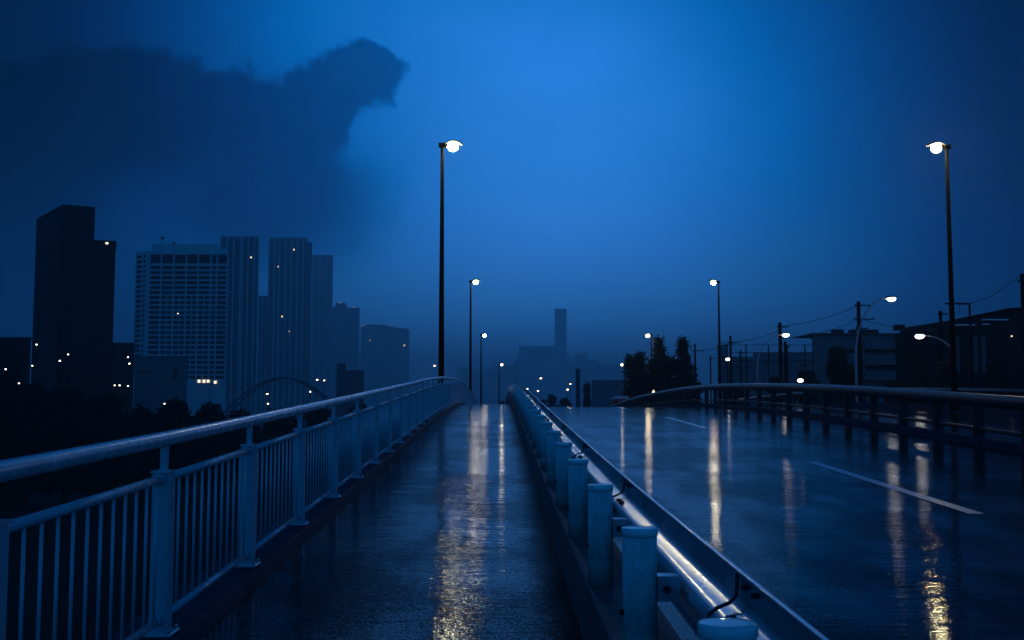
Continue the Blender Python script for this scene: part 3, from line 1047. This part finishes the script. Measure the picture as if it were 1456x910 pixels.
# overhead gantry on the roof edge
gt_ = thing('overhead_gantry', 'thin dark gantry arm beside the tallest right lamp pole', 'gantry', (wx(1382, 88), 88, zb))
MB().tube([(wx(1383, 88), 88, zb), (wx(1383, 88), 88, wz(431, 88))], .09, 8).build('post', M['pole'], gt_)
MB().box(((wx(1348, 88) + wx(1384, 88)) / 2, 88, wz(431, 88)), (wx(1384, 88) - wx(1348, 88), .14, .14)).build('arm', M['pole'], gt_)
MB().tube([(wx(1368, 88), 88, wz(431, 88)), (wx(1369, 88), 88, wz(447, 88))], .02, 5).build('hanger', M['wire'], gt_)

# arch bridge beyond the left shore
d = 330
arb = thing('arch_bridge', 'faint arch bridge low in front of the tall towers, half hidden by the railing', 'bridge', (wx(385, d), d, -10.4))
for k in range(2):
    yy_ = d + 7 * k
    a0, a1 = wx(300, d), wx(500, d)
    pts = [Vector((a0 + (a1 - a0) * i / 24, yy_, -6.5 + 15.2 * math.sin(math.pi * i / 24))) for i in range(25)]
    MB().tube(pts, .32, 8).build('arch_rib', M['mid_wall'], arb)
    for i in range(3, 22, 2):
        MB().tube([(pts[i].x, yy_, -4.6), tuple(pts[i])], .07, 5).build('hanger', M['mid_wall'], arb)
MB().box(((wx(280, d) + wx(520, d)) / 2, d + 3.5, -5.2), (wx(520, d) - wx(280, d), 8, 1.1)).build('deck', M['mid_wall'], arb)
for px in (300, 500):
    MB().box((wx(px, d), d + 3.5, -8.0), (3, 7.5, 4.5)).build('pier', M['mid_wall'], arb)

# ================================================================== utility poles and cables


def upole(px, py, d, label, arms=((.6, 1.6),), r=.17):
    x = wx(px, d)
    zb_ = terrain_z(x, d)
    zt_ = wz(py, d)
    t = thing('utility_pole', label, 'utility pole', (x, d, zb_), 'utility poles at right')
    MB().tube([(x, d, zb_), (x, d, zt_)], [r * 1.2, r * .8], 10).build('pole', M['pole'], t)
    for (dz_, w_) in arms:
        ca = MB().box((x + w_ * .25, d, zt_ - dz_), (w_, .10, .10)).build('crossarm', M['pole'], t)
        for s in (-.2, .2, .7):
            MB().lathe((x + w_ * s, d, zt_ - dz_ + .05), [(.05, 0), (.06, .08), (.03, .16)], 8).build('insulator', M['palepole'], ca)
    return Vector((x, d, zt_))


u = {}
u['a'] = upole(1111, 458, 110, 'thickest utility pole with two short crossarms right of the pale hall', ((.5, 1.2), (1.4, 1.2)), .22)
u['b'] = upole(1040, 477, 130, 'utility pole just right of the second right bridge lamp', ((.9, 1.4),))
u['c'] = upole(1054, 497, 150, 'shorter utility pole in front of the hazy pale hall', ((.5, 1.2),), .15)
u['d'] = upole(1224, 428, 100, 'utility pole with crossarms behind the curved arm of the nearest pale lamp', ((.4, 1.5), (1.7, 2.0), (2.6, 1.2)), .22)
u['e'] = upole(1118, 485, 118, 'short thick utility pole close behind the thickest one', ((.6, .8),), .2)
u['f'] = upole(1158, 475, 140, 'utility pole at the left end of the apartment block', ((.6, 1.2),), .16)
u['g'] = upole(989, 489, 140, 'utility pole at the right edge of the conifers', ((.9, 1.6),), .16)
u['h'] = upole(1011, 505, 170, 'thin short utility pole left of the second right bridge lamp', ((.5, 1.2),), .13)
u['i'] = upole(1341, 441, 86, 'short utility pole against the sloped roof left of the tallest right lamp', ((.3, .8),), .16)
u['j'] = upole(1460, 388, 84, 'utility pole with a transformer cut by the right edge of the picture', ((.6, 1.6),), .2)


def cable(a, b, sag, label, dz_=-.5):
    pts = []
    for i in range(15):
        t_ = i / 14
        p = a.lerp(b, t_)
        p.z += dz_ - sag * 4 * t_ * (1 - t_)
        pts.append(p)
    o = MB().tube(pts, .028, 5).build('power_cable', M['wire'], None)
    tag(o, label, 'cable', 'power cables at right')


cable(u['g'], u['b'], .3, 'cable from the conifer edge pole to the pole right of the bridge lamp', -.85)
cable(u['b'], u['a'], .3, 'cable from the pole by the bridge lamp to the thickest pole', -.8)
cable(u['a'], u['d'], .35, 'cable from the thickest pole to the pole behind the curved lamp', -.4)
cable(u['a'], u['d'], .45, 'lower cable from the thickest pole to the pole behind the curved lamp', -1.7)
cable(u['d'], u['i'], .35, 'upper cable rising from the pole behind the curved lamp to the sloped roof', -1.6)
cable(u['d'], u['i'], .5, 'lower cable rising from the pole behind the curved lamp to the sloped roof', -2.6)
cable(Vector((wx(1384, 88), 88, wz(431, 88))), u['j'], .35, 'cable rising from the gantry to the right edge of the picture', 0)
cable(u['b'], u['c'], .2, 'short cable between the two poles before the hazy hall', -.6)

# net fence
d = 190
nf = thing('net_fence', 'tall net fence of thin posts and cross wires between the utility poles', 'fence', (wx(1090, d), d, terrain_z(wx(1090, d), d)))
zb = terrain_z(wx(1090, d), d)
for px in (1035, 1062, 1094, 1121, 1146, 1175):
    MB().tube([(wx(px, d), d, zb), (wx(px, d), d, wz(490, d))], .13, 6).build('post', M['pole'], nf)
nw = MB()
for py in (490, 501, 513, 525):
    nw.tube([(wx(1030, d), d, wz(py, d)), (wx(1178, d), d, wz(py, d))], .05, 4)
nw.build('cross_wire', M['wire'], nf)
MB().box(((wx(1030, d) + wx(1178, d)) / 2, d + .3, wz(513, d)), (wx(1178, d) - wx(1030, d), .2, .22)).build('beam', M['pole'], nf)

# ================================================================== trees and bushes


def leaves(mb, c, r, n, size, rng, sx=1, sy=1, sz=1):
    c = Vector(c)
    for _ in range(n):
        while True:
            q = Vector((rng.uniform(-1, 1), rng.uniform(-1, 1), rng.uniform(-1, 1)))
            if .12 < q.length < 1:
                break
        q *= .55 + .45 * rng.random() if q.length > .5 else 1
        p = c + Vector((q.x * r * sx, q.y * r * sy, q.z * r * sz))
        s = size * rng.uniform(.6, 1.4)
        a = Vector((rng.uniform(-1, 1), rng.uniform(-1, 1), rng.uniform(-1, 1))).normalized()
        b = a.orthogonal().normalized()
        mb.add([p - a * s, p + b * s * .5, p + a * s, p - b * s * .5], [(0, 1, 2, 3)])


def tree(px, py_top, d, wpx, label, kind='round', name='tree', cat='tree', group=None, mat='leaf', seed=0, dens=1.0, zbase=None):
    rng = random.Random(seed * 31 + int(px))
    x = wx(px, d)
    zb_ = terrain_z(x, d) if zbase is None else zbase
    zt_ = wz(py_top, d)
    H = zt_ - zb_
    W = wpx * d / F / 2
    t = thing(name, label, cat, (x, d, zb_), group)
    tr = MB()
    tr.tube([(x, d, zb_ - .1), (x + .05 * W, d, zb_ + H * .45), (x, d, zb_ + H * .9)], [H * .028 + .05, H * .018 + .03, .03], 8)
    cr = MB()
    leaf = max(.14, W * .11)
    if kind == 'conifer':
        nb = int(70 + 9 * H)
        for i in range(nb):
            u_ = (i + rng.random()) / nb
            L = (W * (1 - u_ ** 1.9) * rng.uniform(.55, 1.25) + .22)
            a = rng.uniform(0, 2 * math.pi)
            z = zb_ + H * (.10 + .88 * u_)
            dv = Vector((math.cos(a), math.sin(a), rng.uniform(.05, .55)))
            p0 = Vector((x, d, z))
            if i % 5 == 0:
                tr.tube([tuple(p0), tuple(p0 + dv * L * .8)], [.05, .015], 5)
            for k in range(int(30 * dens)):
                t_ = rng.random() ** .7
                sp_ = .34 * (1 - t_ * .75) + .06
                p = p0 + dv * L * t_ + Vector((rng.gauss(0, sp_), rng.gauss(0, sp_), rng.gauss(0, sp_ * .8)))
                s_ = .15 * rng.uniform(.6, 1.5)
                av = (dv + Vector((rng.uniform(-1, 1), rng.uniform(-1, 1), rng.uniform(-1, 1))) * .9).normalized()
                bv = av.orthogonal().normalized()
                bv.rotate(Matrix.Rotation(rng.uniform(0, 6.28), 3, av))
                cr.add([p - av * s_, p + bv * s_ * .5, p + av * s_, p - bv * s_ * .5], [(0, 1, 2, 3)])
    else:
        cr_r = max(W * .36, H * .07)
        nc = int(max(26, min(60, 9 * H / cr_r * .8)))
        for i in range(nc):
            a = rng.uniform(0, 2 * math.pi)
            u_ = rng.random()
            rr = (W - cr_r * .75) * math.sqrt(rng.random()) * (1 - .65 * u_ ** 3)
            c = Vector((x + rr * math.cos(a), d + rr * math.sin(a), zb_ + H * (.16 + (.84 - cr_r / H) * u_)))
            if i < 8:
                tr.tube([(x, d, zb_ + H * .2), tuple(c)], [.05 + H * .008, .02], 5)
            leaves(cr, c, cr_r, int(85 * dens), leaf, rng, 1, 1, .9)
    tr.build('trunk', M['bark'], t)
    cr.build('crown', M[mat], t, False)
    return t


G = 'dark conifers at right of the road'
tree(938, 478, 120, 44, 'tallest conifer left of the middle of the dark group', 'conifer', 'conifer_tree', 'tree', G, seed=1, dens=1.3)
tree(972, 478, 122, 46, 'conifer with a pointed top at the right of the dark group', 'conifer', 'conifer_tree', 'tree', G, seed=2, dens=1.3)
tree(896, 503, 125, 30, 'short conifer at the left end of the dark group', 'conifer', 'conifer_tree', 'tree', G, seed=3, dens=1.2)
tree(911, 499, 124, 40, 'second short conifer from the left in the dark group', 'conifer', 'conifer_tree', 'tree', G, seed=4, dens=1.2)
tree(929, 492, 118, 62, 'broad low crown in front of the tallest conifer', 'round', 'tree', 'tree', G, seed=5)
tree(955, 500, 116, 72, 'broad low crown between the two tall conifers', 'round', 'tree', 'tree', G, seed=6)
tree(979, 512, 116, 60, 'broad low crown under the right pointed conifer', 'round', 'tree', 'tree', G, seed=7)
tree(835, 535, 240, 15, 'narrow dark round topped tree right of the white plant', 'round', 'tree', 'tree', None, seed=8, dens=1.4)
tree(1192, 482, 84, 46, 'dark tree left of the curved arm lamp', 'round', 'tree', 'tree', None, seed=9, dens=1.2)
tree(1210, 512, 80, 40, 'lower dark tree at the foot of the curved arm lamp', 'round', 'tree', 'tree', None, seed=10)
tree(1150, 520, 95, 50, 'dark bushy tree behind the low lamp', 'round', 'tree', 'tree', None, seed=11)
tree(1105, 530, 100, 52, 'low dark tree under the thickest utility pole', 'round', 'tree', 'tree', None, seed=12)
tree(1302, 486, 80, 30, 'dark tree between the apartment block and the sloped roof building', 'round', 'tree', 'tree', None, seed=13)
tree(1275, 535, 78, 60, 'low dark tree in front of the apartment block', 'round', 'tree', 'tree', None, seed=14)
tree(1048, 545, 112, 60, 'low dark tree behind the median guardrail right of the bridge lamp', 'round', 'tree', 'tree', None, seed=15)
tree(1139, 546, 84, 17, 'small green bush lit by the low lamp', 'round', 'bush', 'bush', None, 'leaf_lit', 16, zbase=wz(566, 84))
tree(1345, 505, 76, 60, 'dark tree in front of the sloped roof building, behind the tallest right lamp', 'round', 'tree', 'tree', None, seed=17)
tree(1420, 510, 76, 66, 'dark tree at the right edge of the picture', 'round', 'tree', 'tree', None, seed=18)
for i, (a, b, c, w_, lab) in enumerate([(770, 560, 250, 16, 'left clump of the dark hedge before the white plant'), (785, 557, 250, 20, 'middle clump of the dark hedge before the white plant'),
                                      (803, 560, 250, 22, 'right clump of the dark hedge before the white plant')]):
    tree(a, b, c, w_ * 1.4, lab, 'round', 'hedge', 'hedge', 'clumps of the dark hedge', seed=20 + i)
for i, (a, b, c, w_, lab) in enumerate([(12, 476, 165, 44, 'tall dark tree at the extreme left beside the black tower'), (38, 528, 120, 70, 'dark shore tree in front of the left foot of the black tower'),
                                      (95, 536, 125, 70, 'dark shore tree in front of the black tower'), (150, 545, 120, 64, 'dark shore tree under the wing of the black tower'),
                                      (205, 556, 125, 50, 'dark shore tree before the pale low block'), (250, 552, 130, 50, 'dark shore tree at the right end of the pale low block'),
                                      (298, 560, 135, 52, 'dark shore tree below the hotel lights'), (345, 566, 140, 50, 'dark shore tree before the arch bridge'),
                                      (400, 568, 150, 50, 'dark shore tree before the middle of the arch bridge'), (-10, 535, 100, 70, 'dark shore tree cut by the left edge of the picture'),
                                      (455, 566, 170, 50, 'dark shore tree behind the railing under the tall towers'), (510, 560, 200, 46, 'dark shore tree behind the railing under the stepped tower'),
                                      (560, 558, 220, 46, 'dark shore tree behind the railing under the rounded block'), (715, 566, 230, 16, 'small dark tree at the end of the walkway')]):
    tree(a, b + (0 if a in (12, 715) else 9), c, w_ * (1 if a in (12, 715) else 1.55), lab, 'round', 'tree', 'tree', 'trees on the left shore', seed=30 + i)

# ================================================================== red van on the opposite carriageway
y = 116
vx = 13.3
vb = on(vx, y, ROAD_Z)
vn = thing('delivery_van', 'red van with a white roof sign, coming over the far side of the bridge crest', 'van', vb)


def rel(x, yy_, z):
    return vb + Vector((x, yy_, z))


def van_section(w2, pts_):
    return pts_


bd = MB()
side = [(-2.3, .45), (-2.3, 1.25), (-1.65, 1.45), (-1.2, 2.55), (-.9, 2.75), (2.5, 2.75), (2.6, 2.6), (2.6, .45)]
Pv = [rel(-.95, a, b) for a, b in side] + [rel(.95, a, b) for a, b in side]
nS = len(side)
bd.add(Pv, [tuple(range(nS)), tuple(range(2 * nS - 1, nS - 1, -1))] + [(i, (i + 1) % nS, nS + (i + 1) % nS, nS + i) for i in range(nS)])
ob = bd.build('body', M['red_paint'], vn)
ob.modifiers.new('b', 'BEVEL').width = .06
MB().box(rel(0, .8, 2.83), (1.7, 3.0, .15)).box(rel(0, -.75, 2.95), (1.5, .2, .22)).build('roof_sign', M['white_paint'], vn)
ws = MB()
ws.add([rel(-.8, -1.66, 1.52), rel(.8, -1.66, 1.52), rel(.72, -1.26, 2.48), rel(-.72, -1.26, 2.48),
        rel(-.8, -1.60, 1.50), rel(.8, -1.60, 1.50), rel(.72, -1.20, 2.46), rel(-.72, -1.20, 2.46)],
       [(0, 1, 2, 3), (7, 6, 5, 4), (0, 4, 5, 1), (1, 5, 6, 2), (2, 6, 7, 3), (3, 7, 4, 0)])
ws.build('windscreen', M['glass'], vn)
for s in (-1, 1):
    MB().box(rel(s * .72, -2.32, .95), (.26, .08, .18)).build('headlight', M['white_paint'], vn)
    for yy_ in (-1.45, 1.6):
        wob_ = MB().tube([rel(s * .80, yy_, .34), rel(s * .98, yy_, .34)], .34, 16).build('wheel', M['rubber'], vn)
        MB().tube([rel(s * .97, yy_, .34), rel(s * 1.0, yy_, .34)], .19, 12).build('rim', M['palepole'], wob_)
    MB().box(rel(s * 1.06, -1.35, 1.6), (.16, .12, .26)).build('wing_mirror', M['dark_rail'], vn)
# amber marker on the median
mk = thing('marker_lamp', 'small amber marker lamp on the far end of the median guardrail', 'marker lamp', on(MX + .35, 72, -.1))
MB().tube([on(MX + .35, 72, -.1), on(MX + .35, 72, 1.0)], .04, 8).build('stem', M['pole'], mk)
MB().lathe(on(MX + .35, 72, 1.0), [(.10, 0), (.10, .05), (.02, .22)], 8).build('lamp_glass', M['winlit'], mk)

# ================================================================== wet evening haze
hz = MB()
hz.box((0, 3000, 120), (12500, 6420, 270))
hm = bpy.data.materials.new('haze_air')
hm.use_nodes = True
hn = hm.node_tree
hn.nodes.remove(hn.nodes['Principled BSDF'])
pv = hn.nodes.new('ShaderNodeVolumePrincipled')
pv.inputs['Color'].default_value = (.90, .93, .95, 1)
pv.inputs['Density'].default_value = .00056
pv.inputs['Anisotropy'].default_value = .6
hn.links.new(pv.outputs[0], hn.nodes['Material Output'].inputs['Volume'])
tag(hz.build('haze', hm), kind='stuff')
